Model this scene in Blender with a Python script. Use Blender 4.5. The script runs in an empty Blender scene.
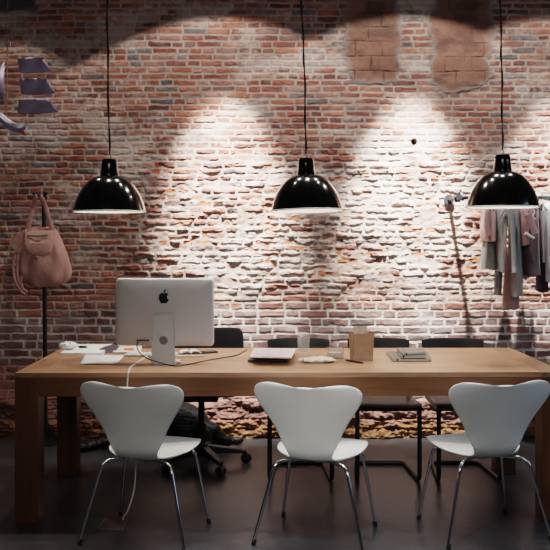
import bpy, math, random
import numpy as np
from mathutils import Vector, Matrix
random.seed(7)
RNG = np.random.default_rng(11)
C = bpy.context.scene.collection
PI = math.pi
F, HX, HY, HC = 850.0, 275.0, 241.0, 1.406      # focal length in pixels, principal point, eye height
WALL = 6.11

def gp(px, py, z=0.0):                            # photo pixel on the level plane z -> (x, y)
    y = (HC - z) * F / (py - HY)
    return ((px - HX) * y / F, y)
def xz(px, py, y):                                # photo pixel at distance y -> (x, z)
    return ((px - HX) * y / F, HC - (py - HY) * y / F)

# ------------------------------------------------------------------ materials
def lin(c):
    c = c / 255.0
    return c / 12.92 if c <= 0.04045 else ((c + 0.055) / 1.055) ** 2.4
def rgb(r, g, b): return (lin(r), lin(g), lin(b), 1.0)
MATS = {}
def mat(name, col, rough=0.5, metal=0.0, var=0.08, scale=14.0, bump=0.0, bscale=60.0, stretch=(1, 1, 1), coat=0.0,
        trans=0.0, ior=1.45, emit=0.0, spec=0.5, sheen=0.0):
    if name in MATS: return MATS[name]
    m = bpy.data.materials.new(name); m.use_nodes = True
    nt = m.node_tree; N = nt.nodes; L = nt.links
    b = N['Principled BSDF']
    b.inputs['Roughness'].default_value = rough; b.inputs['Metallic'].default_value = metal
    b.inputs['Coat Weight'].default_value = coat; b.inputs['Transmission Weight'].default_value = trans
    b.inputs['IOR'].default_value = ior; b.inputs['Specular IOR Level'].default_value = spec
    b.inputs['Sheen Weight'].default_value = sheen
    tc = N.new('ShaderNodeTexCoord'); mp = N.new('ShaderNodeMapping'); mp.inputs['Scale'].default_value = stretch
    L.new(tc.outputs['Object'], mp.inputs['Vector'])
    nz = N.new('ShaderNodeTexNoise'); nz.inputs['Scale'].default_value = scale; nz.inputs['Detail'].default_value = 5
    L.new(mp.outputs['Vector'], nz.inputs['Vector'])
    cr = N.new('ShaderNodeValToRGB')
    lo = [max(0, c * (1 - var)) for c in col[:3]] + [1]; hi = [min(1, c * (1 + var)) for c in col[:3]] + [1]
    cr.color_ramp.elements[0].color = lo; cr.color_ramp.elements[1].color = hi
    cr.color_ramp.elements[0].position = 0.3; cr.color_ramp.elements[1].position = 0.7
    L.new(nz.outputs['Fac'], cr.inputs['Fac']); L.new(cr.outputs['Color'], b.inputs['Base Color'])
    if bump:
        n2 = N.new('ShaderNodeTexNoise'); n2.inputs['Scale'].default_value = bscale; n2.inputs['Detail'].default_value = 4
        L.new(mp.outputs['Vector'], n2.inputs['Vector'])
        bp = N.new('ShaderNodeBump'); bp.inputs['Strength'].default_value = bump; bp.inputs['Distance'].default_value = 0.01
        L.new(n2.outputs['Fac'], bp.inputs['Height']); L.new(bp.outputs['Normal'], b.inputs['Normal'])
    if emit:
        b.inputs['Emission Color'].default_value = col; b.inputs['Emission Strength'].default_value = emit
    MATS[name] = m
    return m

def wood_mat(name, base, axis):
    m = bpy.data.materials.new(name); m.use_nodes = True
    nt = m.node_tree; N = nt.nodes; L = nt.links; b = N['Principled BSDF']
    tc = N.new('ShaderNodeTexCoord'); mp = N.new('ShaderNodeMapping')
    sc = [16, 16, 16]; sc[axis] = 1.1; mp.inputs['Scale'].default_value = sc
    L.new(tc.outputs['Object'], mp.inputs['Vector'])
    n1 = N.new('ShaderNodeTexNoise'); n1.inputs['Scale'].default_value = 2.2; n1.inputs['Detail'].default_value = 8; n1.inputs['Roughness'].default_value = .62
    n1.inputs['Distortion'].default_value = .6
    L.new(mp.outputs['Vector'], n1.inputs['Vector'])
    mp2 = N.new('ShaderNodeMapping'); s2 = [3, 3, 3]; s2[axis] = .8; mp2.inputs['Scale'].default_value = s2
    L.new(tc.outputs['Object'], mp2.inputs['Vector'])
    n2 = N.new('ShaderNodeTexNoise'); n2.inputs['Scale'].default_value = 2; n2.inputs['Detail'].default_value = 3
    L.new(mp2.outputs['Vector'], n2.inputs['Vector'])
    mx = N.new('ShaderNodeMath'); mx.operation = 'MULTIPLY_ADD'; mx.inputs[1].default_value = .6
    ad = N.new('ShaderNodeMath'); ad.operation = 'MULTIPLY'; ad.inputs[1].default_value = .4
    L.new(n2.outputs['Fac'], ad.inputs[0]); L.new(n1.outputs['Fac'], mx.inputs[0]); L.new(ad.outputs[0], mx.inputs[2])
    cr = N.new('ShaderNodeValToRGB'); e = cr.color_ramp.elements
    e[0].position = .32; e[0].color = [c * .55 for c in base[:3]] + [1]
    e[1].position = .68; e[1].color = [min(1, c * 1.25) for c in base[:3]] + [1]
    k = e.new(.5); k.color = list(base[:3]) + [1]
    L.new(mx.outputs[0], cr.inputs['Fac']); L.new(cr.outputs['Color'], b.inputs['Base Color'])
    b.inputs['Roughness'].default_value = .42
    bp = N.new('ShaderNodeBump'); bp.inputs['Strength'].default_value = .12; bp.inputs['Distance'].default_value = .004
    L.new(n1.outputs['Fac'], bp.inputs['Height']); L.new(bp.outputs['Normal'], b.inputs['Normal'])
    return m

M_white = mat('white_lacquer', (.70, .70, .67, 1), .38, var=.02, coat=.15)
M_chrome = mat('chrome', (.72, .73, .75, 1), .12, 1.0, var=.03)
M_rubber = mat('black_rubber', (.012, .012, .012, 1), .6)
M_blackgloss = mat('black_enamel', (.004, .004, .004, 1), .16, var=.1, coat=.6)
M_blackmetal = mat('black_metal', (.012, .012, .013, 1), .38, var=.1)
M_blackwood = mat('black_stained_wood', (.014, .014, .014, 1), .42, var=.2, scale=30)
M_seatdark = mat('dark_seat', (.05, .045, .042, 1), .38, var=.15)
M_enamelwhite = mat('white_enamel', (.86, .85, .82, 1), .4, var=.02)
M_alu = mat('brushed_aluminium', (.68, .665, .66, 1), .42, .25, var=.02, scale=40)
M_alustand = mat('stand_aluminium', (.60, .62, .60, 1), .42, .3, var=.03)
M_dark = mat('dark_plastic', (.01, .01, .011, 1), .4)
M_darkgrey = mat('charcoal_mesh', (.022, .022, .025, 1), .75, var=.25, scale=200)
M_paper = mat('white_paper', (.82, .81, .79, 1), .8, var=.03)
M_paper2 = mat('page_edges', (.68, .64, .58, 1), .85, var=.1, scale=60, stretch=(1, 1, 12))
M_kraft = mat('kraft_paper', (.42, .27, .17, 1), .85, var=.1, scale=30)
M_bag = mat('dusty_pink_canvas', (.45, .255, .22, 1), .95, var=.14, scale=9, bump=.35, bscale=45)
M_bag2 = mat('dusty_pink_canvas_worn', (.52, .31, .265, 1), .95, var=.12, scale=12, bump=.3, bscale=45)
M_cablew = mat('white_cable', (.72, .72, .70, 1), .5)
M_cableb = mat('black_cable', (.012, .012, .012, 1), .5)
M_glass = mat('clear_glass', (.97, .98, .98, 1), .02, trans=1.0, ior=1.12, var=0)
M_plastic = mat('clear_plastic', (.97, .97, .96, 1), .05, trans=1.0, ior=1.18, var=0)
def thin_clear(name, haze):
    m = bpy.data.materials.new(name); m.use_nodes = True; nt = m.node_tree; N = nt.nodes; L = nt.links
    for n in list(N): N.remove(n)
    out = N.new('ShaderNodeOutputMaterial'); tr = N.new('ShaderNodeBsdfTransparent'); tr.inputs['Color'].default_value = (.95, .96, .96, 1)
    gl = N.new('ShaderNodeBsdfGlossy'); gl.inputs['Roughness'].default_value = .04; df = N.new('ShaderNodeBsdfDiffuse'); df.inputs['Color'].default_value = (.9, .89, .87, 1)
    lw = N.new('ShaderNodeLayerWeight'); lw.inputs['Blend'].default_value = .35; pw_ = N.new('ShaderNodeMath'); pw_.operation = 'POWER'; pw_.inputs[1].default_value = 3.0; L.new(lw.outputs['Facing'], pw_.inputs[0])
    fr = N.new('ShaderNodeMath'); fr.operation = 'MULTIPLY_ADD'; fr.inputs[1].default_value = .40; fr.inputs[2].default_value = .03; L.new(pw_.outputs[0], fr.inputs[0])
    nz = N.new('ShaderNodeTexNoise'); nz.inputs['Scale'].default_value = 25; mr = N.new('ShaderNodeMapRange'); mr.inputs['To Min'].default_value = haze * .6; mr.inputs['To Max'].default_value = haze * 1.4
    L.new(nz.outputs['Fac'], mr.inputs['Value'])
    m1 = N.new('ShaderNodeMixShader'); m2 = N.new('ShaderNodeMixShader')
    L.new(mr.outputs['Result'], m1.inputs[0]); L.new(tr.outputs[0], m1.inputs[1]); L.new(df.outputs[0], m1.inputs[2])
    L.new(fr.outputs[0], m2.inputs[0]); L.new(m1.outputs[0], m2.inputs[1]); L.new(gl.outputs[0], m2.inputs[2]); L.new(m2.outputs[0], out.inputs['Surface'])
    return m
M_glass = thin_clear('thin_glass', .11); M_plastic = thin_clear('thin_plastic', .14); M_milky = thin_clear('milky_plastic', .30)
M_food = mat('cream_crumb', (.74, .56, .44, 1), .9, var=.2, scale=70, bump=.5)
M_purple = mat('purple_ripstop', (.29, .24, .345, 1), .6, var=.18, scale=8)
M_purple2 = mat('pale_purple_ripstop', (.24, .205, .30, 1), .45, var=.2, scale=8)
M_red = mat('red_cloth', (.5, .04, .03, 1), .6)
M_bamboo = mat('bamboo_rod', (.36, .22, .13, 1), .6, var=.15)
M_pipe = mat('dark_steel_pipe', (.03, .032, .036, 1), .35, .6, var=.2)
M_galv = mat('galvanised_fitting', (.05, .052, .058, 1), .5, .4, var=.2)
M_fur = mat('black_fur', (.0065, .0065, .008, 1), .45, var=.5, scale=30, bump=.8, bscale=30, stretch=(1, 1, 2.2), spec=.4)
M_nose = mat('wet_black_nose', (.006, .006, .007, 1), .2)
M_eye = mat('dark_eye', (.01, .006, .004, 1), .08)
M_socketlid = mat('bronze_lid', (.15, .105, .09, 1), .45, .4, var=.12)
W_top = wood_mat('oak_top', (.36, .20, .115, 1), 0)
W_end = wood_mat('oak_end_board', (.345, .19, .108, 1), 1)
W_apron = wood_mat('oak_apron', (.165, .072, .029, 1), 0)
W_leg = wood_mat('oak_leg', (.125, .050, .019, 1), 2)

# ------------------------------------------------------------------ mesh helpers
class MB:
    def __init__(s): s.v = []; s.f = []
    def add(s, vs, fs):
        o = len(s.v); s.v += [tuple(v) for v in vs]; s.f += [tuple(i + o for i in f) for f in fs]; return s
    def box(s, c, d, rz=0.0, rx=0.0, ry=0.0, taper=(1, 1)):
        R = Matrix.Rotation(rz, 3, 'Z') @ Matrix.Rotation(ry, 3, 'Y') @ Matrix.Rotation(rx, 3, 'X')
        vs = []
        for z in (-1, 1):
            for x, y in ((-1, -1), (1, -1), (1, 1), (-1, 1)):
                k = taper if z > 0 else (1, 1)
                vs.append(Vector(c) + R @ Vector((x * d[0] / 2 * k[0], y * d[1] / 2 * k[1], z * d[2] / 2)))
        return s.add(vs, [(3, 2, 1, 0), (4, 5, 6, 7), (0, 1, 5, 4), (1, 2, 6, 5), (2, 3, 7, 6), (3, 0, 4, 7)])
    def tube(s, pts, r, n=10, flat=1.0):
        pts = [Vector(p) for p in pts]; m = len(pts)
        rs = r if isinstance(r, (list, tuple)) else [r] * m
        vs = []; fs = []; up = None
        for i, p in enumerate(pts):
            t = (pts[min(i + 1, m - 1)] - pts[max(i - 1, 0)]).normalized()
            if up is None:
                up = Vector((0, 0, 1)) if abs(t.z) < .9 else Vector((0, 1, 0))
            up = (up - t * up.dot(t)).normalized(); sd = t.cross(up)
            for k in range(n):
                a = 2 * PI * k / n
                vs.append(p + up * (rs[i] * math.cos(a) * flat) + sd * (rs[i] * math.sin(a)))
        for i in range(m - 1):
            for k in range(n):
                k2 = (k + 1) % n
                fs.append((i * n + k, i * n + k2, (i + 1) * n + k2, (i + 1) * n + k))
        fs.append(tuple(range(n))[::-1]); fs.append(tuple((m - 1) * n + k for k in range(n)))
        return s.add(vs, fs)
    def lathe(s, prof, c=(0, 0, 0), n=40, closed=False, axis='z'):
        vs = []; fs = []; m = len(prof)
        for r, h in prof:
            for k in range(n):
                a = 2 * PI * k / n
                p = (r * math.cos(a), r * math.sin(a), h)
                if axis == 'y': p = (p[0], p[2], p[1])
                if axis == 'x': p = (p[2], p[0], p[1])
                vs.append((c[0] + p[0], c[1] + p[1], c[2] + p[2]))
        for i in range(m - 1 + (1 if closed else 0)):
            j = (i + 1) % m
            for k in range(n):
                k2 = (k + 1) % n
                fs.append((i * n + k, i * n + k2, j * n + k2, j * n + k))
        if not closed:
            if prof[0][0] > 1e-6: fs.append(tuple(range(n))[::-1])
            if prof[-1][0] > 1e-6: fs.append(tuple((m - 1) * n + k for k in range(n)))
        return s.add(vs, fs)
    def prism(s, out, fn, t0, t1):                # outline list of (a, b); fn(a, b, t) -> point
        n = len(out)
        vs = [fn(a, b, t0) for a, b in out] + [fn(a, b, t1) for a, b in out]
        fs = [tuple(range(n))[::-1], tuple(range(n, 2 * n))] + [(i, (i + 1) % n, n + (i + 1) % n, n + i) for i in range(n)]
        return s.add(vs, fs)
    def rings(s, rings, cap=True):
        n = len(rings[0]); vs = [p for r in rings for p in r]; fs = []
        for i in range(len(rings) - 1):
            for k in range(n):
                k2 = (k + 1) % n; fs.append((i * n + k, i * n + k2, (i + 1) * n + k2, (i + 1) * n + k))
        if cap: fs.append(tuple(range(n))[::-1]); fs.append(tuple((len(rings) - 1) * n + k for k in range(n)))
        return s.add(vs, fs)
    def grid(s, fn, nu, nv):
        vs = [fn(i / (nu - 1), j / (nv - 1)) for i in range(nu) for j in range(nv)]
        return s.add(vs, [(i * nv + j, (i + 1) * nv + j, (i + 1) * nv + j + 1, i * nv + j + 1) for i in range(nu - 1) for j in range(nv - 1)])
    def ball(s, c, r, rot=None, n=14):
        vs = []; fs = []
        R = rot or Matrix.Identity(3)
        for i in range(1, n):
            for k in range(2 * n):
                a = PI * i / n; b = PI * k / n
                vs.append(Vector(c) + R @ Vector((r[0] * math.sin(a) * math.cos(b), r[1] * math.sin(a) * math.sin(b), r[2] * math.cos(a))))
        m = 2 * n
        for i in range(n - 2):
            for k in range(m):
                fs.append((i * m + k, (i + 1) * m + k, (i + 1) * m + (k + 1) % m, i * m + (k + 1) % m))
        vs.append(Vector(c) + R @ Vector((0, 0, r[2]))); vs.append(Vector(c) - R @ Vector((0, 0, r[2])))
        a = len(vs) - 2; b = a + 1
        for k in range(m):
            fs.append((a, k, (k + 1) % m)); fs.append((b, (n - 2) * m + (k + 1) % m, (n - 2) * m + k))
        return s.add(vs, fs)

def build(name, mb, m, parent=None, smooth=True, bevel=0.0, subsurf=0, solid=0.0, solid_off=0.0, angle=40, label=None, seg=2):
    me = bpy.data.meshes.new(name); me.from_pydata([tuple(v) for v in mb.v], [], mb.f); me.update()
    import bmesh
    bm = bmesh.new(); bm.from_mesh(me); bmesh.ops.recalc_face_normals(bm, faces=bm.faces); bm.to_mesh(me); bm.free()
    if smooth:
        me.polygons.foreach_set('use_smooth', [True] * len(me.polygons))
        if not subsurf: me.set_sharp_from_angle(angle=math.radians(angle))
    o = bpy.data.objects.new(name, me); C.objects.link(o)
    me.materials.append(m)
    if parent: o.parent = parent
    if solid:
        md = o.modifiers.new('solid', 'SOLIDIFY'); md.thickness = solid; md.offset = solid_off
    if subsurf:
        md = o.modifiers.new('sub', 'SUBSURF'); md.levels = subsurf; md.render_levels = subsurf
    if bevel:
        md = o.modifiers.new('bevel', 'BEVEL'); md.width = bevel; md.segments = seg; md.limit_method = 'ANGLE'; md.angle_limit = math.radians(40)
    if label: o['label'] = label
    return o
def tag(o, label, cat, group=None, kind=None):
    if label: o['label'] = label
    if cat: o['category'] = cat
    if group: o['group'] = group
    if kind: o['kind'] = kind
    return o
def thing(name, label, cat, loc=(0, 0, 0), rz=0.0, group=None):
    o = bpy.data.objects.new(name, None); C.objects.link(o); o.empty_display_size = .05
    o.location = loc; o.rotation_euler = (0, 0, rz)
    return tag(o, label, cat, group)
def dup(root, loc, rz, label, group=None):
    def cp(o, par):
        c = o.copy(); C.objects.link(c); c.parent = par
        for ch in list(o.children): cp(ch, c)
        return c
    r = cp(root, None); r.location = loc; r.rotation_euler = (0, 0, rz); r['label'] = label
    if group: r['group'] = group
    return r
def fillet(pts, r, n=6):
    pts = [Vector(p) for p in pts]; out = [pts[0]]
    for i in range(1, len(pts) - 1):
        a, b, c = pts[i - 1], pts[i], pts[i + 1]
        u = (a - b); w = (c - b); k = min(r, u.length * .48, w.length * .48)
        p0 = b + u.normalized() * k; p1 = b + w.normalized() * k
        for j in range(n + 1):
            t = j / n; out.append(p0 * (1 - t) ** 2 + b * 2 * t * (1 - t) + p1 * t * t)
    out.append(pts[-1]); return out
def spline(pts, n=6):
    P = [Vector(p) for p in pts]; out = []
    for i in range(len(P) - 1):
        p0 = P[max(i - 1, 0)]; p1 = P[i]; p2 = P[i + 1]; p3 = P[min(i + 2, len(P) - 1)]
        for j in range(n):
            t = j / n
            out.append(.5 * ((2 * p1) + (p2 - p0) * t + (2 * p0 - 5 * p1 + 4 * p2 - p3) * t * t + (3 * p1 - p0 - 3 * p2 + p3) * t ** 3))
    out.append(P[-1]); return out

# ------------------------------------------------------------------ brick wall (one height field)
def make_wall():
    xs = np.concatenate([np.arange(-3.6, -2.16, .014), np.arange(-2.16, 2.16, .0042), np.arange(2.16, 3.61, .014)])
    zs = np.concatenate([np.arange(-.004, 3.2, .0042), np.arange(3.2, 4.02, .02)])
    X, Z = np.meshgrid(xs, zs)                                   # rows z, columns x
    def noise(sx, sz, seed, oct=3, gain=.5):
        out = np.zeros_like(X); amp = 1; tot = 0
        for o in range(oct):
            r = np.random.default_rng(seed * 31 + o)
            gx = (X + 5) / sx * 2 ** o; gz = (Z + 1) / sz * 2 ** o
            nx = int(gx.max()) + 3; nz = int(gz.max()) + 3
            lat = r.random((nz, nx)) * 2 - 1
            ix = gx.astype(int); iz = gz.astype(int); fx = gx - ix; fz = gz - iz
            fx = fx * fx * (3 - 2 * fx); fz = fz * fz * (3 - 2 * fz)
            v = (lat[iz, ix] * (1 - fx) + lat[iz, ix + 1] * fx) * (1 - fz) + (lat[iz + 1, ix] * (1 - fx) + lat[iz + 1, ix + 1] * fx) * fz
            out += v * amp; tot += amp; amp *= gain
        return out / tot * 1.6
    sm = lambda a, b, x: np.clip((x - a) / (b - a), 0, 1) ** 2 * (3 - 2 * np.clip((x - a) / (b - a), 0, 1))
    # erosion is strongest in the broad middle band of the wall and down at the footing
    erode = sm(.95, 1.2, Z) * (1 - sm(1.85, 2.2, Z)) * sm(-1.4, -.8, X)
    foot = 1 - sm(.25, .33, Z + .03 * noise(.25, .25, 3))
    zw = Z + .0045 * noise(.35, .2, 1) + (.003 + .003 * erode) * noise(.05, .035, 2)
    # courses
    b = [0.0]
    r = random.Random(5)
    while b[-1] < 4.2:
        z = b[-1]
        h = .066 if z < .30 else (.0572 if z < .93 else .0458)
        b.append(z + h * r.uniform(.95, 1.05))
    bz = np.array(b); row = np.clip(np.searchsorted(bz, zw, side='right') - 1, 0, len(bz) - 2)
    z0 = bz[row]; z1 = bz[row + 1]
    X2 = X + (.003 + .005 * erode) * noise(.04, .04, 4) + .003 * noise(.3, .3, 8)
    bid = np.zeros_like(row); dx = np.zeros_like(X); blen = np.zeros_like(X)
    nb = 0
    for k in range(len(bz) - 1):
        e = [-4.0 - r.uniform(0, .15)]
        L0 = .188 if bz[k] < .93 else .172
        prev = 0
        while e[-1] < 4.0:
            if bz[k] < .30: ln = r.choice([.16, .22, .12, .27])
            else:
                hd = r.random() < (.50 if k % 2 else .32)
                ln = L0 * (.52 if hd else 1.0) * r.uniform(.9, 1.1)
            e.append(e[-1] + ln)
        e = np.array(e); sel = row == k
        if not sel.any(): continue
        x = X2[sel]; i = np.clip(np.searchsorted(e, x, side='right') - 1, 0, len(e) - 2)
        bid[sel] = nb + i; dx[sel] = np.minimum(x - e[i], e[i + 1] - x); blen[sel] = e[i + 1] - e[i]; nb += len(e)
    dz = np.minimum(zw - z0, z1 - zw)
    # rounded brick edge distance
    rr = .0125 + .005 * erode
    qx = np.clip(rr - dx, 0, None); qz = np.clip(rr - dz, 0, None)
    d = np.where((qx > 0) & (qz > 0), rr - np.sqrt(qx * qx + qz * qz), np.minimum(dx, dz))
    mort = .0052 + .0026 * noise(.12, .08, 5) + .0014 * noise(.025, .02, 35, 2) + .0016 * erode
    face = sm(0, .0045, d - mort)                                 # 1 on a brick, 0 in the joint
    rnd = np.random.default_rng(3); pr = rnd.random(nb + 400); pt = rnd.random(nb + 400); pc = rnd.random(nb + 400); pw = rnd.random(nb + 400)
    R = pr[bid]; W = pw[bid]; T = pc[bid]
    fine = noise(.022, .022, 6, 3); med = noise(.07, .05, 7, 3)
    h = face * (.0030 + .0030 * R + .0014 * fine + .0014 * med + erode * (.003 + .007 * (R - .35) + .005 * med)) + erode * .005 * noise(.10, .05, 31, 3)
    h += face * (.0025 + .004 * erode) * ((pw[(bid * 3 + 5) % nb] - .5) * np.clip((zw - (z0 + z1) / 2) / .02, -1, 1) + (pt[bid] - .5) * np.clip((dx - .04) / .04, -1, 1))
    chip = sm(.35, .75, noise(.09, .045, 9, 3) + .5 * (R - .5)) * (0.25 + .9 * erode)
    h -= chip * face * .008
    fill = sm(.0, .55, noise(.16, .10, 10, 3)) * (.45 + .25 * erode)   # mortar smeared flush with the bricks
    h = np.maximum(h, fill * (.0042 + .004 * erode) + .0018 * fine * fill)
    h += .010 * noise(.7, .5, 12, 2) + .004 * noise(.2, .15, 13, 2)
    # footing: crumbled rubble that steps forward
    rub = noise(.16, .085, 14, 4, .6); rub2 = noise(.06, .04, 15, 3, .6)
    hf = .035 + .030 * rub + .018 * np.abs(rub2) + .012 * face + .02 * sm(.0, .5, noise(.3, .1, 29, 2))
    hf *= sm(-.02, .05, Z + .05) * (.6 + .4 * (1 - sm(.0, .3, Z)))
    h = h * (1 - foot) + foot * hf
    # plaster patches high on the wall
    def patch(px0, py0, px1, py1, seed, round_=.10):
        xa = (px0 - HX) * WALL / F; xb = (px1 - HX) * WALL / F; za = HC - (py1 - HY) * WALL / F; zb = HC - (py0 - HY) * WALL / F
        cx = (xa + xb) / 2; cz = (za + zb) / 2; n = noise(.22, .18, seed, 3)
        qx = np.abs(X - cx) - (xb - xa) / 2 + round_; qz = np.abs(Z - cz) - (zb - za) / 2 + round_
        s = np.sqrt(np.clip(qx, 0, None) ** 2 + np.clip(qz, 0, None) ** 2) + np.minimum(np.maximum(qx, qz), 0) - round_
        return s + .032 * n + .02 * noise(.07, .06, seed + 40, 2)
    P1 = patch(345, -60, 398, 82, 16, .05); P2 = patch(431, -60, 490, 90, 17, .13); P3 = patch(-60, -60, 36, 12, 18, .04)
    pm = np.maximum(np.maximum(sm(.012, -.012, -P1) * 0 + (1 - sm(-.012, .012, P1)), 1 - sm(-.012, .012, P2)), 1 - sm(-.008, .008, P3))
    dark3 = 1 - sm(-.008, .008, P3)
    edge = np.maximum(np.maximum(np.exp(-(P1 / .022) ** 2), np.exp(-(P2 / .022) ** 2)), np.exp(-(P3 / .02) ** 2))
    # slab joints inside the patches
    bx = (X + .03 * noise(.3, .3, 19)) ; bz2 = Z + .012 * noise(.3, .3, 20)
    rowp = np.floor(bz2 / .105); ux = np.abs(((bx + .09 * (rowp % 2)) / .19) % 1 - .5) * .19; uz = np.abs((bz2 / .105) % 1 - .5) * .105
    crack = np.maximum(sm(.088, .0945, ux + .004 * fine), sm(.046, .052, uz + .004 * fine)) * sm(-.3, .3, noise(.25, .2, 21, 2))
    hp = .006 + .004 * noise(.15, .15, 22, 3) + .0012 * fine - .007 * crack
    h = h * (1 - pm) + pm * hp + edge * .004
    # round hole
    hx, hz = (414 - HX) * WALL / F, HC - (142 - HY) * WALL / F
    hd = np.sqrt((X - hx) ** 2 + ((Z - hz) * .85) ** 2)
    hole = 1 - sm(.015, .021, hd); h -= hole * .09
    # ---------------- colour
    def c3(r, g, b): return np.array([lin(r), lin(g), lin(b)])
    pal = np.array([c3(160, 92, 68), c3(146, 80, 64), c3(132, 76, 66), c3(168, 104, 78), c3(120, 74, 68), c3(142, 96, 86), c3(156, 112, 98), c3(106, 68, 64), c3(116, 108, 108), c3(92, 88, 90)])
    wts = np.array([.17, .18, .14, .11, .10, .09, .07, .05, .05, .04]); cum = np.cumsum(wts) / wts.sum()
    ci = np.clip(np.searchsorted(cum, T), 0, len(pal) - 1)
    col = pal[ci] * (.78 + .40 * R)[..., None] * (1 + .26 * med + .16 * fine)[..., None]
    blot = (sm(.15, .7, noise(.05, .03, 33, 3)) * .55)[..., None]; col = col * (1 - blot) + pal[(ci + 3) % len(pal)] * .8 * blot
    mortc = c3(158, 140, 130) * (1 + .16 * noise(.1, .1, 23) + .1 * fine)[..., None]
    low = (1 - sm(.82, 1.02, Z + .05 * noise(.4, .3, 24)))                      # greyer, mauve brick low down
    greyb = np.array([c3(128, 96, 91), c3(112, 84, 82), c3(134, 108, 103), c3(106, 90, 90)])[(bid * 7) % 4] * (.85 + .3 * R)[..., None] * (1 + .15 * med)[..., None]
    gl_ = col.mean(-1, keepdims=True) * np.array([1.06, .98, .96]); col = col * .80 + gl_ * .20
    lowa = (low * (1 - foot) * (.7 + .3 * sm(-1.4, -.9, X)))[..., None]
    col = col * (1 - lowa) + greyb * lowa
    mortc = mortc * (1 - lowa * .8) + c3(196, 188, 182) * lowa * .8
    lime = sm(-.12, .62, noise(.30, .16, 25, 4) + .55 * (W - .5) + .25 * fine + .28 * erode - .05)
    limec = c3(196, 184, 176)
    k = (face)[..., None]
    col = col * k + mortc * (1 - k)
    la = (lime * (.50 + .25 * erode) * (1 - .55 * low))[..., None]
    col = col * (1 - la) + limec * la
    fl = (fill * (1 - face * .4) * .8)[..., None]; col = col * (1 - fl) + mortc * 1.08 * fl
    raw = (chip * face * erode * .7)[..., None]; col = col * (1 - raw) + c3(176, 92, 52) * raw
    # footing colours: pinkish plaster above, ochre crumble at the bottom
    och = (1 - sm(.09, .15, Z + .03 * noise(.2, .2, 26)))[..., None]
    fc = c3(126, 94, 86) * (1 + .35 * rub + .2 * fine)[..., None]; oc = c3(118, 86, 60) * (1 + .4 * rub2 + .2 * fine)[..., None]
    fc = fc * (1 - och) + oc * och
    col = col * (1 - foot[..., None]) + fc * foot[..., None]
    leftband = (sm(.20, .30, Z) * (1 - sm(.50, .56, Z)) * (1 - sm(-1.75, -1.45, X)) * .55)[..., None]
    col = col * (1 - leftband) + c3(150, 92, 76) * leftband
    pcx = c3(130, 97, 85) * (1 + .22 * noise(.2, .15, 27, 3) + .08 * fine)[..., None] * (1 - .45 * crack)[..., None]
    stain = sm(.35, .8, noise(.22, .1, 28, 3))[..., None]; pcx = pcx * (1 - .5 * stain) + c3(74, 60, 55) * .5 * stain
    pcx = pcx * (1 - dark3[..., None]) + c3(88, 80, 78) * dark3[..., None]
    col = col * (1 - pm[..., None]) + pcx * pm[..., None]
    ea = (edge * .6 * (1 - foot))[..., None]; col = col * (1 - ea) + c3(140, 132, 128) * ea
    ring = (np.exp(-((hd - .024) / .008) ** 2) * (Z < hz + .004))[..., None] * .7; col = col * (1 - ring) + c3(96, 56, 34) * ring
    col = col * (1 - .9 * hole[..., None])
    col = np.clip(col, .01, .9)
    ny, nx = X.shape
    co = np.stack([X, WALL - h, Z], -1).reshape(-1, 3).astype(np.float32)
    idx = np.arange(ny * nx).reshape(ny, nx)
    q = np.stack([idx[:-1, :-1], idx[:-1, 1:], idx[1:, 1:], idx[1:, :-1]], -1).reshape(-1, 4)
    me = bpy.data.meshes.new('wall_back')
    me.vertices.add(len(co)); me.vertices.foreach_set('co', co.ravel())
    me.loops.add(q.size); me.loops.foreach_set('vertex_index', q.ravel().astype(np.int32))
    me.polygons.add(len(q)); me.polygons.foreach_set('loop_start', np.arange(0, q.size, 4, dtype=np.int32))
    me.update(calc_edges=True)
    me.polygons.foreach_set('use_smooth', np.ones(len(q), dtype=bool))
    at = me.color_attributes.new('brick', 'FLOAT_COLOR', 'POINT')
    at.data.foreach_set('color', np.concatenate([col.reshape(-1, 3), np.ones((len(co), 1))], 1).astype(np.float32).ravel())
    m = bpy.data.materials.new('old_brick'); m.use_nodes = True; nt = m.node_tree; N = nt.nodes; L = nt.links; b = N['Principled BSDF']
    a = N.new('ShaderNodeAttribute'); a.attribute_name = 'brick'
    tc = N.new('ShaderNodeTexCoord'); nz = N.new('ShaderNodeTexNoise'); nz.inputs['Scale'].default_value = 140; nz.inputs['Detail'].default_value = 4
    L.new(tc.outputs['Object'], nz.inputs['Vector'])
    mr = N.new('ShaderNodeMapRange'); mr.inputs['To Min'].default_value = .78; mr.inputs['To Max'].default_value = 1.22
    L.new(nz.outputs['Fac'], mr.inputs['Value'])
    mx = N.new('ShaderNodeMix'); mx.data_type = 'RGBA'; mx.blend_type = 'MULTIPLY'; mx.inputs['Factor'].default_value = 1
    L.new(a.outputs['Color'], mx.inputs['A']); L.new(mr.outputs['Result'], mx.inputs['B']); L.new(mx.outputs['Result'], b.inputs['Base Color'])
    b.inputs['Roughness'].default_value = .9; b.inputs['Specular IOR Level'].default_value = .2
    bp = N.new('ShaderNodeBump'); bp.inputs['Strength'].default_value = .35; bp.inputs['Distance'].default_value = .004
    L.new(nz.outputs['Fac'], bp.inputs['Height']); L.new(bp.outputs['Normal'], b.inputs['Normal'])
    me.materials.append(m)
    o = bpy.data.objects.new('wall_back', me); C.objects.link(o)
    tag(o, 'old weathered red brick wall with pale mortar behind the table', None, kind='structure')
make_wall()

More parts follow.
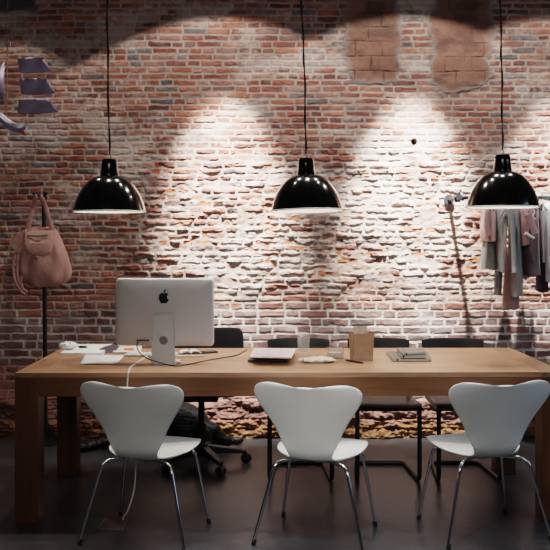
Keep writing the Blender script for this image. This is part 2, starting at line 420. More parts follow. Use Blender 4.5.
# ------------------------------------------------------------------ floor, ceiling
def floor_mat():
    m = bpy.data.materials.new('polished_concrete'); m.use_nodes = True; nt = m.node_tree; N = nt.nodes; L = nt.links; b = N['Principled BSDF']
    tc = N.new('ShaderNodeTexCoord')
    n1 = N.new('ShaderNodeTexNoise'); n1.inputs['Scale'].default_value = 1.6; n1.inputs['Detail'].default_value = 7; n1.inputs['Roughness'].default_value = .6
    n2 = N.new('ShaderNodeTexNoise'); n2.inputs['Scale'].default_value = 16; n2.inputs['Detail'].default_value = 6
    for n in (n1, n2): L.new(tc.outputs['Object'], n.inputs['Vector'])
    mx = N.new('ShaderNodeMath'); mx.operation = 'MULTIPLY_ADD'; mx.inputs[1].default_value = .35; L.new(n2.outputs['Fac'], mx.inputs[0])
    sc = N.new('ShaderNodeMath'); sc.operation = 'MULTIPLY'; sc.inputs[1].default_value = .65; L.new(n1.outputs['Fac'], sc.inputs[0]); L.new(sc.outputs[0], mx.inputs[2])
    cr = N.new('ShaderNodeValToRGB'); e = cr.color_ramp.elements
    e[0].position = .33; e[0].color = (.026, .026, .028, 1); e[1].position = .68; e[1].color = (.066, .066, .071, 1)
    L.new(mx.outputs[0], cr.inputs['Fac']); L.new(cr.outputs['Color'], b.inputs['Base Color'])
    mr = N.new('ShaderNodeMapRange'); mr.inputs['To Min'].default_value = .24; mr.inputs['To Max'].default_value = .40
    L.new(n1.outputs['Fac'], mr.inputs['Value']); L.new(mr.outputs['Result'], b.inputs['Roughness'])
    bp = N.new('ShaderNodeBump'); bp.inputs['Strength'].default_value = .06; bp.inputs['Distance'].default_value = .01
    L.new(n2.outputs['Fac'], bp.inputs['Height']); L.new(bp.outputs['Normal'], b.inputs['Normal'])
    return m
fm = MB(); fm.box((0, 2.3, -.05), (7.2, 8.2, .1)); tag(build('floor', fm, floor_mat(), smooth=False), 'dark polished concrete floor', None, kind='structure')
cm = MB(); cm.box((0, 2.3, 4.05), (7.2, 8.2, .1)); tag(build('ceiling', cm, mat('dark_ceiling', (.05, .048, .046, 1), .9), smooth=False), 'dark ceiling', None, kind='structure')

# ------------------------------------------------------------------ table
TH, TW, TD, TL = .750, 2.752, .967, .117
TX, TY, TR = -.0 + (291 - HX) * 4.25 / F, 4.245, math.radians(.55)
tbl = thing('dining_table', 'long solid oak table with thick square legs in front of the brick wall', 'table', (TX, TY, 0), TR)
hw = TW / 2
m = MB(); m.box((0, TD / 2, TH - .0125), (TW - 2 * TL - .003, TD, .025)); build('tabletop', m, W_top, tbl, bevel=.002)
for s in (-1, 1):
    m = MB(); m.box((s * (hw - TL / 2), TD / 2, TH - .0125), (TL, TD, .025)); build('end_board', m, W_end, tbl, bevel=.002)
for y in (TL / 2, TD - TL / 2):
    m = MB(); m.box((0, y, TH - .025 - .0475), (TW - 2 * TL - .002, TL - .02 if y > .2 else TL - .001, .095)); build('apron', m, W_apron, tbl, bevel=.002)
for s in (-1, 1):
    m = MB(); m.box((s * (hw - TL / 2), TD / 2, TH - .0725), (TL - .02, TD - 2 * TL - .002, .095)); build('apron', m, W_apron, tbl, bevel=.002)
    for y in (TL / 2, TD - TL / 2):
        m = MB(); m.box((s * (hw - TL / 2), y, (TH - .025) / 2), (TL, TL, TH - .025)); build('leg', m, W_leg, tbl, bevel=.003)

# ------------------------------------------------------------------ white shell chairs
def shell_mesh():
    #      y      z     half width   sideways curl (forward / up)
    P = [(-.262, .764, .150, .030), (-.261, .761, .190, .032), (-.258, .752, .219, .034), (-.253, .737, .236, .035), (-.246, .715, .2415, .035), (-.235, .680, .229, .034), (-.216, .62, .190, .030),
         (-.196, .55, .151, .024), (-.180, .485, .125, .018), (-.166, .44, .110, .012), (-.140, .412, .103, .008), (-.105, .402, .130, .010), (-.070, .402, .168, .014), (-.02, .406, .200, .016),
         (.04, .413, .214, .014), (.11, .423, .216, .008), (.17, .430, .208, .002), (.22, .429, .190, -.004), (.25, .421, .165, -.006), (.265, .411, .135, -.006)]
    P = [(y, z - .014, w * (1.055 if z > .45 else 1.0), c) for y, z, w, c in P]
    n = len(P); ss = 4; rows = []
    for i in range(n - 1):
        p = [np.array(P[max(0, min(n - 1, i + k))]) for k in (-1, 0, 1, 2)]
        for j in range(ss):
            t = j / ss
            rows.append(.5 * (2 * p[1] + (p[2] - p[0]) * t + (2 * p[0] - 5 * p[1] + 4 * p[2] - p[3]) * t * t + (3 * p[1] - p[0] - 3 * p[2] + p[3]) * t ** 3))
    rows.append(np.array(P[-1])); m = MB(); nt = 25; R = len(rows)
    vs = []
    for i, (y, z, w, c) in enumerate(rows):
        up = max(0.0, min(1.0, (z - .40) / .10)) if y < -.10 else 0.0
        for k in range(nt):
            t = -1 + 2 * k / (nt - 1); e = t * t
            topk = max(0.0, 1 - i / 22.0)
            vs.append((w * t, y + c * e * up, z + c * e * (1 - up) + topk * (.021 * (t * w / .19) ** 2 - .006 * abs(t) ** 10 - .005)))
    fs = [(i * nt + k, i * nt + k + 1, (i + 1) * nt + k + 1, (i + 1) * nt + k) for i in range(R - 1) for k in range(nt - 1)]
    return m.add(vs, fs)
def make_white_chair():
    t = thing('shell_chair', '', 'chair')
    build('seat_shell', shell_mesh(), M_white, t, subsurf=1, solid=.011)
    m = MB(); m.lathe([(.001, .360), (.055, .360), (.062, .366), (.062, .386), (.001, .386)], (0, .0, 0), 28); build('under_seat_disc', m, M_chrome, t)
    for sx in (-1, 1):
        for sy, (xe, ye, ze, xf, yf) in (('rear', (.168, -.155, .380, .257, -.215)), ('front', (.178, .150, .386, .237, .207))):
            pts = fillet([(sx * .02, ye * .15, .370), (sx * xe, ye, ze), (sx * xf, yf, .014)], .045, 8)
            m = MB(); m.tube(pts, .0078, 12); l = build('leg', m, M_chrome, t)
            d = (Vector((sx * xe, ye, ze)) - Vector((sx * xf, yf, .014))).normalized()
            f0 = Vector((sx * xf, yf, .0)); m = MB(); m.tube([f0, f0 + d * .012, f0 + d * .026], [.0105, .0105, .0095], 12)
            build('foot_cap', m, M_rubber, l, label='black rubber foot cap')
    return t
wc = make_white_chair()
wc.location = (-.606, 4.085, 0); wc.rotation_euler.z = -math.radians(13.5)
wc['label'] = 'white moulded shell chair on chrome legs standing in front of the computer'
wc['group'] = 'white shell chairs along the near side of the table'
dup(wc, (.208, 4.062, 0), -math.radians(17), 'white moulded shell chair in the middle, in front of the drinking glass and magazines')
dup(wc, (.998, 4.135, 0), math.radians(11.5), 'white moulded shell chair turned to face left, beside the right front table leg')

# ------------------------------------------------------------------ black cantilever chairs behind the table
def make_black_chair():                             # origin on the floor below the front legs, chair faces -y
    t = thing('cantilever_chair', '', 'chair')
    w = .181; r = .0132
    for s in (-1, 1):
        pts = [(0, .40, r), (s * .150, .40, r), (s * w, -.0, r), (s * w, 0, .43), (s * w, .40, .425), (s * (w - .005), .47, .70)]
        m = MB(); m.tube(fillet(pts, .05, 7), r, 12); build('frame_tube', m, M_blackmetal, t)
    m = MB()
    def seat(u, v):
        x = (u - .5) * 2 * .196; y = -.03 + v * .45
        z = .452 - .022 * max(0, 1 - v / .16) ** 2 - .008 * math.sin(PI * v) - .006 * (1 - abs(u - .5) * 2)
        k = 1 - .05 * v
        return (x * k, y, z)
    m.grid(seat, 13, 15); build('seat', m, M_seatdark, t, solid=.012, bevel=.002)
    m = MB(); m.tube([(-w, -.018, .431), (0, -.024, .428), (w, -.018, .431)], .010, 10); build('seat_front_rail', m, M_blackmetal, t)
    m = MB()
    def back(u, v):
        a = (u - .5) * 2; x = a * .198 * (1 - .03 * (1 - v)); z = .58 + v * .205 - (.012 * abs(a) ** 6 if v > .5 else -.012 * abs(a) ** 6)
        return (x, .437 + .045 * v + .03 * (1 - a * a), z)
    m.grid(back, 17, 9); build('backrest', m, M_blackwood, t, solid=.013, bevel=.003)
    return t
bc = make_black_chair(); cxs = [(.150, 4.945), (.660, 4.945), (1.134, 4.945)]
G = 'black cantilever chairs along the wall side of the table'
bc.location = (cxs[0][0], cxs[0][1], 0); bc['group'] = G
bc['label'] = 'black tubular cantilever chair behind the drinking glass on the wall side of the table'
dup(bc, (cxs[1][0], cxs[1][1], 0), 0, 'black tubular cantilever chair behind the kraft paper bag of pencils')
dup(bc, (cxs[2][0], cxs[2][1], 0), 0, 'black tubular cantilever chair to the right of the notebooks, nearest the clothes')

# ------------------------------------------------------------------ office chair
oc = thing('office_chair', 'black swivel office chair with castors behind the computer', 'chair', (-.463, 5.35, 0))
m = MB(); m.lathe([(.001, .06), (.045, .06), (.045, .13), (.03, .14), (.03, .26), (.02, .27), (.02, .42), (.001, .42)], n=24); build('gas_column', m, M_dark, oc)
m = MB(); m.box((0, 0, .432), (.22, .18, .05)); build('tilt_mechanism', m, M_dark, oc, bevel=.008)
m = MB(); m.box((0, 0, .490), (.46, .44, .07)); build('seat', m, M_darkgrey, oc, bevel=.03, seg=4)
for k in range(5):
    a = math.radians(11 + 72 * k); d = Vector((math.cos(a), math.sin(a), 0)); p = Vector((-d.y, d.x, 0))
    m = MB(); m.rings([[d * rr + p * (w * x) + Vector((0, 0, z0 + hh * zz)) for x, zz in ((-1, 0), (1, 0), (1, 1), (-1, 1))] for rr, w, z0, hh in ((.03, .028, .075, .05), (.15, .024, .068, .038), (.285, .018, .058, .022))])
    b = build('base_leg', m, M_dark, oc, bevel=.006)
    m = MB(); c = d * .285; q = Matrix.Rotation(a + .6, 3, 'Z')
    for s in (-1, 1):
        cc = c + q @ Vector((0, s * .014, .028))
        ax = q @ Vector((0, 1, 0)); m.tube([cc - ax * .010, cc - ax * .007, cc + ax * .007, cc + ax * .010], [.024, .028, .028, .024], 18)
    m.tube([c + Vector((0, 0, .03)), c + Vector((0, 0, .066))], .008, 8); build('castor', m, M_dark, b)
m = MB(); m.tube(fillet([(0, .02, .44), (0, .23, .44), (0, .26, .60)], .05), .022, 10, .6); build('back_support', m, M_dark, oc)
m = MB()
def oback(u, v):
    a = (u - .5) * 2; h = (v - .5) * 2; k = 1 - .10 * abs(h) ** 5; j = 1 - .06 * abs(a) ** 6
    return (a * .256 * k, .22 + .03 * (1 - a * a) * -1 + .03 * v, .69 + h * .150 * j)
m.grid(oback, 19, 15); build('backrest', m, M_darkgrey, oc, solid=.028, bevel=.008)

# ------------------------------------------------------------------ dog
def make_dog():
    dg = thing('dog', 'black shaggy dog lying on the floor by the wall behind the office chair', 'dog', (-.74, 5.80, 0))
    m = MB(); ry = lambda a: Matrix.Rotation(math.radians(a), 3, 'Y'); rz = lambda a: Matrix.Rotation(math.radians(a), 3, 'Z')
    B = m.ball
    B((-.20, .02, .145), (.17, .135, .145)); B((-.05, .02, .155), (.20, .125, .150)); B((.10, .01, .155), (.165, .120, .150)); B((.18, .0, .14), (.12, .11, .135))
    B((.215, -.02, .135), (.10, .085, .090), ry(20)); B((.255, -.035, .130), (.07, .068, .070), ry(10))            # neck
    B((.305, -.045, .122), (.072, .066, .060), ry(12)); B((.335, -.05, .132), (.040, .045, .040)); B((.360, -.052, .088), (.055, .046, .044), ry(22)); B((.400, -.055, .066), (.055, .036, .034), ry(20)); B((.430, -.057, .052), (.030, .030, .027))
    B((.400, -.055, .036), (.060, .028, .020))
    B((-.24, -.09, .11), (.13, .06, .11), ry(-20)); B((-.14, -.13, .045), (.13, .04, .042)); B((-.03, -.14, .03), (.07, .035, .030))   # folded hind leg and paw
    B((.13, -.08, .09), (.07, .05, .09), ry(20)); B((.17, -.10, .03), (.10, .034, .030))    # near fore leg
    B((.20, .10, .05), (.12, .04, .045)); B((.34, .075, .032), (.14, .032, .030)); B((.475, .075, .028), (.050, .036, .027))            # far fore leg stretched out
    for k, (x, y, z) in enumerate(((-.36, .0, .06), (-.43, -.03, .04), (-.50, -.07, .032), (-.56, -.12, .028))): B((x, y, z), (.065, .045, .036 if k else .055))
    o = build('body', m, M_fur, dg)
    md = o.modifiers.new('remesh', 'REMESH'); md.mode = 'VOXEL'; md.voxel_size = .009; md.use_smooth_shade = True
    md = o.modifiers.new('smooth', 'SMOOTH'); md.factor = .6; md.iterations = 6
    tx = bpy.data.textures.new('fur_clumps', 'CLOUDS'); tx.noise_scale = .028; tx.noise_depth = 2
    md = o.modifiers.new('clumps', 'DISPLACE'); md.texture = tx; md.strength = .008; md.mid_level = .5
    for s, yy in ((-1, -.084), (1, .042)):
        m = MB(); m.ball((.285, yy - .03, .098), (.036, .016, .060), Matrix.Rotation(math.radians(-14), 3, 'Y') @ Matrix.Rotation(math.radians(12 * s), 3, 'X')); build('ear', m, M_fur, dg)
        m = MB(); m.ball((.368, -.05 + s * .036, .118), (.0085, .0085, .0085)); build('eye', m, M_eye, dg)
    m = MB(); m.ball((.458, -.058, .058), (.013, .017, .012)); build('nose', m, M_nose, dg)
make_dog()

# ------------------------------------------------------------------ pendant lamps
def make_pendant():
    t = thing('pendant_lamp', '', 'lamp')
    k = 1 / 181.0
    prof = [(36, 0), (35.2, 3.5), (33.6, 9), (31.5, 14.5), (28.6, 20), (24.5, 26), (20.2, 30.4), (15.5, 33.4), (10.5, 35.0), (8.6, 35.4)]
    pts = [Vector((r, 0, h)) for r, h in prof]; pr = [(p.x * k, p.z * k) for p in spline(pts, 3)]
    m = MB(); m.lathe(pr, n=64); m.f = m.f[:-2]; build('shade', m, M_blackgloss, t, solid=.0016, solid_off=-1)
    inner = [((r - .0030) if r > .01 else r, h - .0006) for r, h in pr]
    m = MB(); m.lathe(inner, n=64); m.f = m.f[:-2]; build('shade_lining', m, M_enamelwhite, t, label='white enamel inside of the shade')
    m = MB(); m.lathe([(35.9 * k, 0), (36.8 * k, -.4 * k), (36.7 * k, -1.0 * k), (36.2 * k, -1.3 * k), (35.3 * k, -.9 * k), (35.3 * k, 0)], n=64, closed=True); build('rim', m, M_enamelwhite, t, label='white rolled rim')
    m = MB(); m.lathe([(x * k, z * k) for x, z in ((.01, 34.9), (9.4, 34.9), (9.2, 37), (8.6, 39), (8.0, 46), (7.6, 50), (6.9, 51.6), (3, 52.2), (.01, 52.2))], n=36); build('lamp_holder', m, M_blackgloss, t)
    m = MB(); m.tube([(.0, 0, 52 * k), (.008, 0, 54.5 * k), (.0, 0, 57 * k), (-.007, 0, 54.5 * k), (0, 0, 52 * k)], .0022, 8); build('hanging_hook', m, M_galv, t)
    m = MB(); m.lathe([(.001, .045), (.016, .05), (.03, .075), (.032, .095), (.02, .13), (.014, .15), (.014, .19), (.001, .19)], n=24); build('bulb', m, mat('frosted_bulb', (1, .93, .82, 1), .4, emit=1.2), t)
    return t
def cord(t, top, sway):
    k0 = 56 / 181.0
    a = [(0, 0, k0)] + [(sx, 0, k0 + (top - k0) * f) for f, sx in sway]
    p = spline(a, 8); m = MB(); m.tube(p, .0038, 8)
    q = [Vector((v.x + .0065 * math.sin(i * 1.1), v.y + .0065 * math.cos(i * 1.1), v.z)) for i, v in enumerate(p)]
    m.tube(q, .0024, 6); build('cord', m, M_cableb, t)
pl = [((109.5, 211.0), 'black domed pendant lamp hanging over the computer', [(.3, -.011), (.45, -.012), (.52, .012), (.7, .010), (1, .006)]),
      ((307.0, 210.0), 'black domed pendant lamp hanging over the glass and magazines in the middle', [(.2, .003), (.4, -.004), (.7, .0), (1, -.002)]),
      ((502.5, 206.5), 'black domed pendant lamp hanging in front of the clothes rail', [(.2, -.004), (.4, -.012), (.7, -.016), (1, -.02)])]
first = None
for (p, lab, sw) in pl:
    x, z = xz(p[0], p[1], 4.70)
    if first is None: first = make_pendant(); t = first; t.location = (x, 4.70, z); t['label'] = lab; t['group'] = 'black pendant lamps over the table'
    else: t = dup(first, (x, 4.70, z), 0, lab)
    lamps = t; 
    if lab.startswith('black domed pendant lamp hanging over the glass'): t.rotation_euler = (math.radians(-1.5), math.radians(-1.2), 0)
    p.__class__
    t['top'] = 4.0 - z
for t in [o for o in bpy.data.objects if o.name.startswith('pendant_lamp')]:
    top = t['top']; del t['top']
    sw = [s for (p, l, s) in pl if l == t['label']][0]
    cord(t, top, sw)
    l_ = bpy.data.lights.new('bulb_light', 'POINT'); l_.energy = 2.2; l_.color = (1, .9, .78); l_.shadow_soft_size = .036; lo_ = bpy.data.objects.new('bulb_light', l_); C.objects.link(lo_); lo_.location = t.location + Vector((0, 0, .03))

# ------------------------------------------------------------------ computer on the table
def on(px, py): x, y = gp(px, py, TH); return x, y
ix, iy = on(164.5, 363.6)
im = thing('desktop_computer', 'silver all-in-one desktop computer seen from behind on the table', 'computer', (ix, iy, TH), math.radians(-2))
sc = F / (iy)                                        # px per metre here
w2, zb, zt = .264, (364 - 346.5) / sc, (364 - 277.5) / sc - .006
def rrect(w, h, r, n=6):
    out = []
    for cx, cy, a0 in ((w - r, h - r, 0), (-w + r, h - r, 90), (-w + r, -h + r, 180), (w - r, -h + r, 270)):
        for k in range(n + 1):
            a = math.radians(a0 + 90 * k / n); out.append((cx + r * math.cos(a), cy + r * math.sin(a)))
    return out
zc = (zb + zt) / 2; hh = (zt - zb) / 2
m = MB(); ol = rrect(w2, hh, .020)
rings = []
for y, s in ((.030, .997), (.026, 1.0), (.010, 1.0), (.003, .995), (-.002, .985), (-.006, .965), (-.009, .93), (-.0125, .85), (-.0155, .7), (-.018, .45), (-.0192, .2), (-.0195, .02)):
    rings.append([Vector((a - math.copysign(min(abs(a), (1 - s) * w2), a), y, zc + b - math.copysign(min(abs(b), (1 - s) * w2 * (hh / w2)), b))) for a, b in ol])
m.rings(rings); build('housing', m, M_alu, im, angle=50)
m = MB(); m.prism(rrect(w2 - .004, hh - .004, .018), lambda a, b, t: Vector((a, t, zc + b)), .030, .0315); build('screen', m, M_dark, im, label='dark glass screen on the far side')
# stand: neck plate with a cable hole, foot plate
m = MB(); ntop, nbot, zn = .049, .067, (364 - 315) / sc
def neck(u, v):
    z = zn * v; y = -.026 - .020 * (1 - v) ; w = nbot + (ntop - nbot) * v
    return Vector(((u - .5) * 2 * w, y, z))
holeC = Vector((0, 0, (364 - 340) / sc)); seg = 32
ringo = []; ringi = []
for k in range(seg):
    a = 2 * PI * k / seg + PI / 4; c, s_ = math.cos(a), math.sin(a); mxx = max(abs(c), abs(s_))
    u = .5 + .5 * c / mxx; v = .5 + .5 * s_ / mxx
    ringo.append(neck(u, v)); ringi.append(Vector((.0235 * c, neck(.5, holeC.z / zn).y, holeC.z + .0235 * s_)))
mid = [(o_ * .3 + i_ * .7) for o_, i_ in zip(ringo, ringi)]
for p in mid: p.y = neck(.5, p.z / zn).y
m.rings([ringo, mid, ringi], cap=False); build('stand_neck', m, M_alustand, im, smooth=False, solid=.007)
m = MB(); m.lathe([(.001, 0), (.0228, 0), (.0228, .004), (.001, .004)], (0, -.036, holeC.z), 28, axis='y'); build('cable_hole', m, mat('hole_grey', (.22, .215, .21, 1), .5), im, label='round grey cable opening in the stand')
m = MB(); m.box((0, .035, .004), (.136, .175, .008)); build('stand_foot', m, M_alustand, im, bevel=.003)
m = MB(); m.box((0, -.024, zn + .003), (.097, .012, .008)); build('hinge_cover', m, M_alustand, im, bevel=.002)
m = MB(); m.box((0, .0005, zt - .018), (.40, .004, .006)); build('vent_slot', m, mat('vent_dark', (.16, .16, .165, 1), .6), im)
apple = [(0, .36), (.10, .42), (.22, .43), (.33, .38), (.40, .30), (.34, .24), (.29, .15), (.28, .04), (.32, -.06), (.38, -.12), (.43, -.15), (.38, -.27), (.30, -.38), (.22, -.46), (.14, -.48), (.05, -.45), (0, -.44),
         (-.05, -.45), (-.14, -.48), (-.22, -.46), (-.31, -.36), (-.38, -.22), (-.42, -.06), (-.42, .10), (-.38, .25), (-.30, .36), (-.20, .42), (-.10, .42)]
leaf = [(-.01, .46), (-.01, .56), (.05, .66), (.13, .72), (.20, .74), (.20, .66), (.15, .55), (.07, .48)]
ls = .062; zl = (364 - 298) / sc; m = MB()
for s_ in (apple, leaf): m.prism(s_, lambda a, b, t: Vector((-.001 + a * ls, t, zl + b * ls)), -.0205, -.015)
build('logo', m, M_dark, im, smooth=False, label='black apple emblem with a bite and a leaf')
for k, px in enumerate((138, 140.6, 143.2, 145.8, 148.4)):
    m = MB(); m.box(((px - 164.5) / sc, -.0175, (364 - 340.5) / sc), (.009, .012, .008)); build('port', m, M_dark, im)

# cables
def wp(px, py, y): x, z = xz(px, py, y); return (x, y, z)
def tp(px, py, dz=.004): x, y = on(px, py); return (x, y, TH + dz)
pts = [(ix - .136, iy - .020, TH + .118), (ix - .140, iy - .050, TH + .112), (ix - .128, iy - .068, TH + .075), (ix - .085, iy - .075, TH + .040), (ix - .03, iy - .078, TH + .022), (ix + .02, iy - .080, TH + .008), tp(176, 366.8), tp(186, 365.5), tp(205, 361.5), tp(222, 358.5), tp(236, 356), tp(243, 352.5), tp(247, 350.5)]
m = MB(); m.tube(spline(pts, 8), .0028, 8); c_ = build('cable', m, M_cableb); tag(c_, 'thin black cable running from the back of the computer across the table to the right', 'cable')
m = MB(); a = Vector(tp(178, 363.5, .006)); m.box(a, (.03, .014, .012), rz=.2); tag(build('cable_adapter', m, M_cablew, bevel=.003), 'small white plug lying at the foot of the computer stand', 'plug')
ox, oy = gp(123, 522, 0)
fe = gp(129, 372.4, TH)
pts = [(ix - .055, iy - .075, TH + .02), tp(150, 356, .006), tp(140, 361.5), tp(131, 367.5), (fe[0], TY - .010, TH + .004), (fe[0] - .004, TY - .016, TH - .03), wp(127.5, 400, TY - .03), wp(133, 435, TY + .02), wp(135.5, 465, TY + .03), wp(134, 490, 4.25), wp(128, 510, 4.22), (ox + .005, oy - .005, .03), (ox, oy, .012)]
m = MB(); m.tube(spline(pts, 8), .0040, 8); tag(build('power_cable', m, M_cablew), 'white power cable from the computer down over the table edge to the floor socket', 'cable')

# floor socket
c = [gp(*p, 0) for p in ((107, 514), (132, 513.6), (124, 531), (97, 530))]
fs_ = thing('floor_socket', 'bronze floor socket lid under the left white chair', 'socket', (sum(p[0] for p in c) / 4, sum(p[1] for p in c) / 4, 0))
cc = fs_.location
def quad(k, z0, z1):
    mb = MB(); o = [((p[0] - cc[0]) * k, (p[1] - cc[1]) * k) for p in c]; return mb.prism(o, lambda a, b, t: Vector((a, b, t)), z0, z1)
build('frame', quad(1.0, .0, .005), mat('bronze_frame', (.20, .15, .13, 1), .4, .5), fs_, bevel=.001); build('lid', quad(.82, .004, .008), M_socketlid, fs_, bevel=.001)

# ------------------------------------------------------------------ papers and small things on the table
def slab(name, quad_px, z0, h, material, label, cat, group=None, parent=None, jit=0.0, bevel=.001):
    P = [gp(px, py, TH + z0) for px, py in quad_px]; cx = sum(p[0] for p in P) / 4; cy = sum(p[1] for p in P) / 4
    mb = MB(); mb.prism([(p[0] - cx, p[1] - cy) for p in P], lambda a, b, t: Vector((a, b, t)), 0, h)
    o = build(name, mb, material, bevel=bevel); o.location = (cx, cy, TH + z0)
    return tag(o, label, cat, group)
# stack of white paper on the left
slab('paper_stack', ((60, 355.5), (102, 355.5), (112, 346.5), (72, 346.5)), 0, .016, M_paper, 'thick stack of white paper at the left end of the table', 'paper stack')
x, y = gp(68, 350, TH + .016)
m = MB(); rr = random.Random(4)
m.ball((0, 0, .024), (.052, .035, .022), n=10); m.v = [(a * (1 + rr.uniform(-.18, .18)), b_ * (1 + rr.uniform(-.18, .18)), max(0, c2 * (1 + rr.uniform(-.2, .2)))) for a, b_, c2 in m.v]
o = build('crumpled_paper', m, M_paper, angle=25); o.location = (x, y + .01, TH + .0165); tag(o, 'crumpled white tissue lying on the left corner of the paper stack', 'paper')
m = MB(); m.ball((0, 0, .007), (.030, .012, .007)); o = build('marker_pen', m, M_dark); x, y = gp(82, 348.5, TH + .016); o.location = (x, y + .02, TH + .0165); tag(o, 'short dark pen on the paper stack beside the crumpled tissue', 'pen')
# sheet of paper
P = [gp(*p, TH) for p in ((79, 364.5), (118, 365), (124.5, 355.6), (85, 354.8))]
m = MB()
def sheet(u, v):
    a = Vector((*P[0], 0)).lerp(Vector((*P[1], 0)), u); b_ = Vector((*P[3], 0)).lerp(Vector((*P[2], 0)), u); p = a.lerp(b_, v)
    p.z = TH + .0018 + .012 * max(0, u - .72) ** 2 * 12 * (1 - v) + .004 * math.sin(u * 3) ** 2 * (1 - v)
    return p
m.grid(sheet, 14, 8); tag(build('paper_sheet', m, M_paper, solid=.001), 'single white sheet of paper near the table edge in front of the paper stack', 'paper')
# folded dark pouch
m = MB()
x, y = gp(107.5, 352.5, TH)
m.rings([[Vector((-.045 + .01 * k + a, b_, z)) for a, b_, z in ((-.02, -.03, 0), (.01 + .010 * k, -.03, 0), (.03 + .010 * k, .05, .006 + .006 * k), (.03, .06, .02 + .006 * k), (-.01, .02, .018 + .004 * k))] for k in range(5)])
o = build('folded_pouch', m, mat('dark_mauve_cloth', (.06, .045, .06, 1), .7), bevel=.004); o.location = (x, y, TH + .001); tag(o, 'folded dark mauve pouch between the paper stack and the computer', 'pouch')
# books under the computer, left
slab('book', ((112.5, 354), (141, 354), (142, 346.8), (118, 346.8)), 0, .012, M_paper2, 'cream paperback lying flat left of the computer stand', 'book')
slab('orange_card', ((123.5, 350.4), (134, 350.4), (134, 348.2), (124.5, 348.2)), .0125, .0015, mat('orange_card', (.72, .17, .05, 1), .6), 'small orange card on the cream paperback', 'card', bevel=0)
# keyboard behind the stand
P = [gp(*p, TH) for p in ((127, 357.5), (171, 357.5), (170, 353.5), (128.5, 353.5))]
kb = thing('keyboard', 'slim white keyboard lying behind the computer stand', 'keyboard', ((P[0][0] + P[1][0]) / 2, (P[0][1] + P[2][1]) / 2, TH)); kw = (P[1][0] - P[0][0]); kd = .115
m = MB(); m.box((0, 0, .006), (kw + .05, kd, .010)); build('case', m, M_alu, kb, bevel=.002)
m = MB()
for r_ in range(5):
    for q_ in range(13): m.box((-(kw + .03) / 2 + (q_ + .5) * (kw + .03) / 13, -.043 + r_ * .0215, .012), (.015, .016, .003))
build('keys', m, M_paper, kb, smooth=False)
# open book right of the stand
m = MB(); x, y = gp(190, 353.5, TH)
def openbook(u, v):
    a = (u - .5) * 2; return Vector((a * .062, (v - .5) * .085, .004 + .020 * (abs(a) ** .6) * (1 - abs(a)) * 2 + .004))
m.grid(openbook, 17, 6)
ob = thing('open_book', 'small white book lying open right of the computer stand', 'book', (x, y, TH), .25)
build('pages', m, M_paper, ob, solid=.006, solid_off=-1)
m = MB(); m.box((0, 0, .0012), (.132, .092, .0024)); build('cover', m, mat('grey_cover', (.25, .24, .24, 1), .6), ob)
m = MB(); a = Vector((0, 0, .0055)); m.tube([(-.075, 0, .0055), (.06, 0, .0055), (.075, 0, .0055)], [.005, .005, .004], 8); o = build('white_pen', m, M_paper); x, y = gp(191, 357, TH); o.location = (x, y, TH); o.rotation_euler.z = .03; tag(o, 'white pen lying in front of the small open book', 'pen')
m = MB(); x, y = gp(207.5, 352.8, TH); m.prism(rrect(.032, .058, .009, 5), lambda a, b_, t: Vector((a, b_, t)), 0, .009)
o = build('mobile_phone', m, mat('phone_glass', (.012, .012, .014, 1), .15), bevel=.002); o.location = (x, y, TH + .0005); o.rotation_euler.z = -1.1; tag(o, 'black mobile phone lying right of the open book', 'phone')

# magazines in the middle
Q = ((247.5, 362.5), (287.5, 362.5), (295, 352.5), (254, 351.5))
slab('laptop', Q, 0, .015, mat('slate_grey', (.06, .06, .068, 1), .4), 'closed slate grey laptop under the magazines', 'laptop', bevel=.003)
mags = [('pale pink magazine at the bottom of the pile on the grey laptop', (.74, .62, .62), (1.5, -2.0), .013), ('white magazine in the middle of the pile on the grey laptop', (.80, .76, .76), (3, -1.6), .010), ('pale magazine with a pink cover print on top of the pile', (.78, .66, .67), (1.5, -2.4), .007)]
z0 = .0155
for k, (lab, cl, (dx_, dy_), h) in enumerate(mags):
    q2 = [(a + dx_ + [0, 4, 1, -1][i] * (.5 if k == 1 else 1), b_ + dy_ * .3) for i, (a, b_) in enumerate(((248.5, 358.5), (286, 359.2), (293, 351.5), (254, 350.5)))]
    slab('magazine', q2, z0, h, mat('magazine_%d' % k, (*cl, 1), .5, var=.25 if k == 2 else .08, scale=18), lab, 'magazine', 'magazines piled on the laptop'); z0 += h + .0006
# drinking glass
x, y = gp(303.5, 354.0, TH)
m = MB(); m.lathe([(.001, 0), (.026, 0), (.029, .004), (.040, .124), (.0385, .1245), (.0372, .122), (.0275, .012), (.001, .010)], n=36)
o = build('drinking_glass', m, M_glass); o.location = (x, y, TH + .0005); tag(o, 'tall clear drinking glass standing behind the dish', 'glass')
# dish with napkin
x, y = gp(315.5, 362, TH)
ds = thing('dish', 'shallow clear round dish holding a napkin', 'dish', (x, y, TH + .0005))
m = MB(); m.lathe([(.001, 0), (.060, 0), (.092, .012), (.094, .0135), (.092, .0145), (.059, .004), (.001, .003)], n=40); build('plate', m, M_milky, ds)
m = MB()
def nap(u, v):
    a, b_ = u - .5, v - .5
    return Vector((a * .17, b_ * .10, .008 + .017 * (1 - (2 * a) ** 2) * (1 - (2 * b_) ** 2) + .006 * math.sin(a * 22 + b_ * 9) * math.cos(b_ * 17)))
m.grid(nap, 18, 12); o = build('napkin', m, mat('cream_napkin', (.78, .66, .52, 1), .9, var=.12, scale=20), solid=.002); o.location = (x + .018, y + .002, TH + .004); o.rotation_euler.z = .15
tag(o, 'crumpled cream napkin lying in the clear dish', 'napkin')
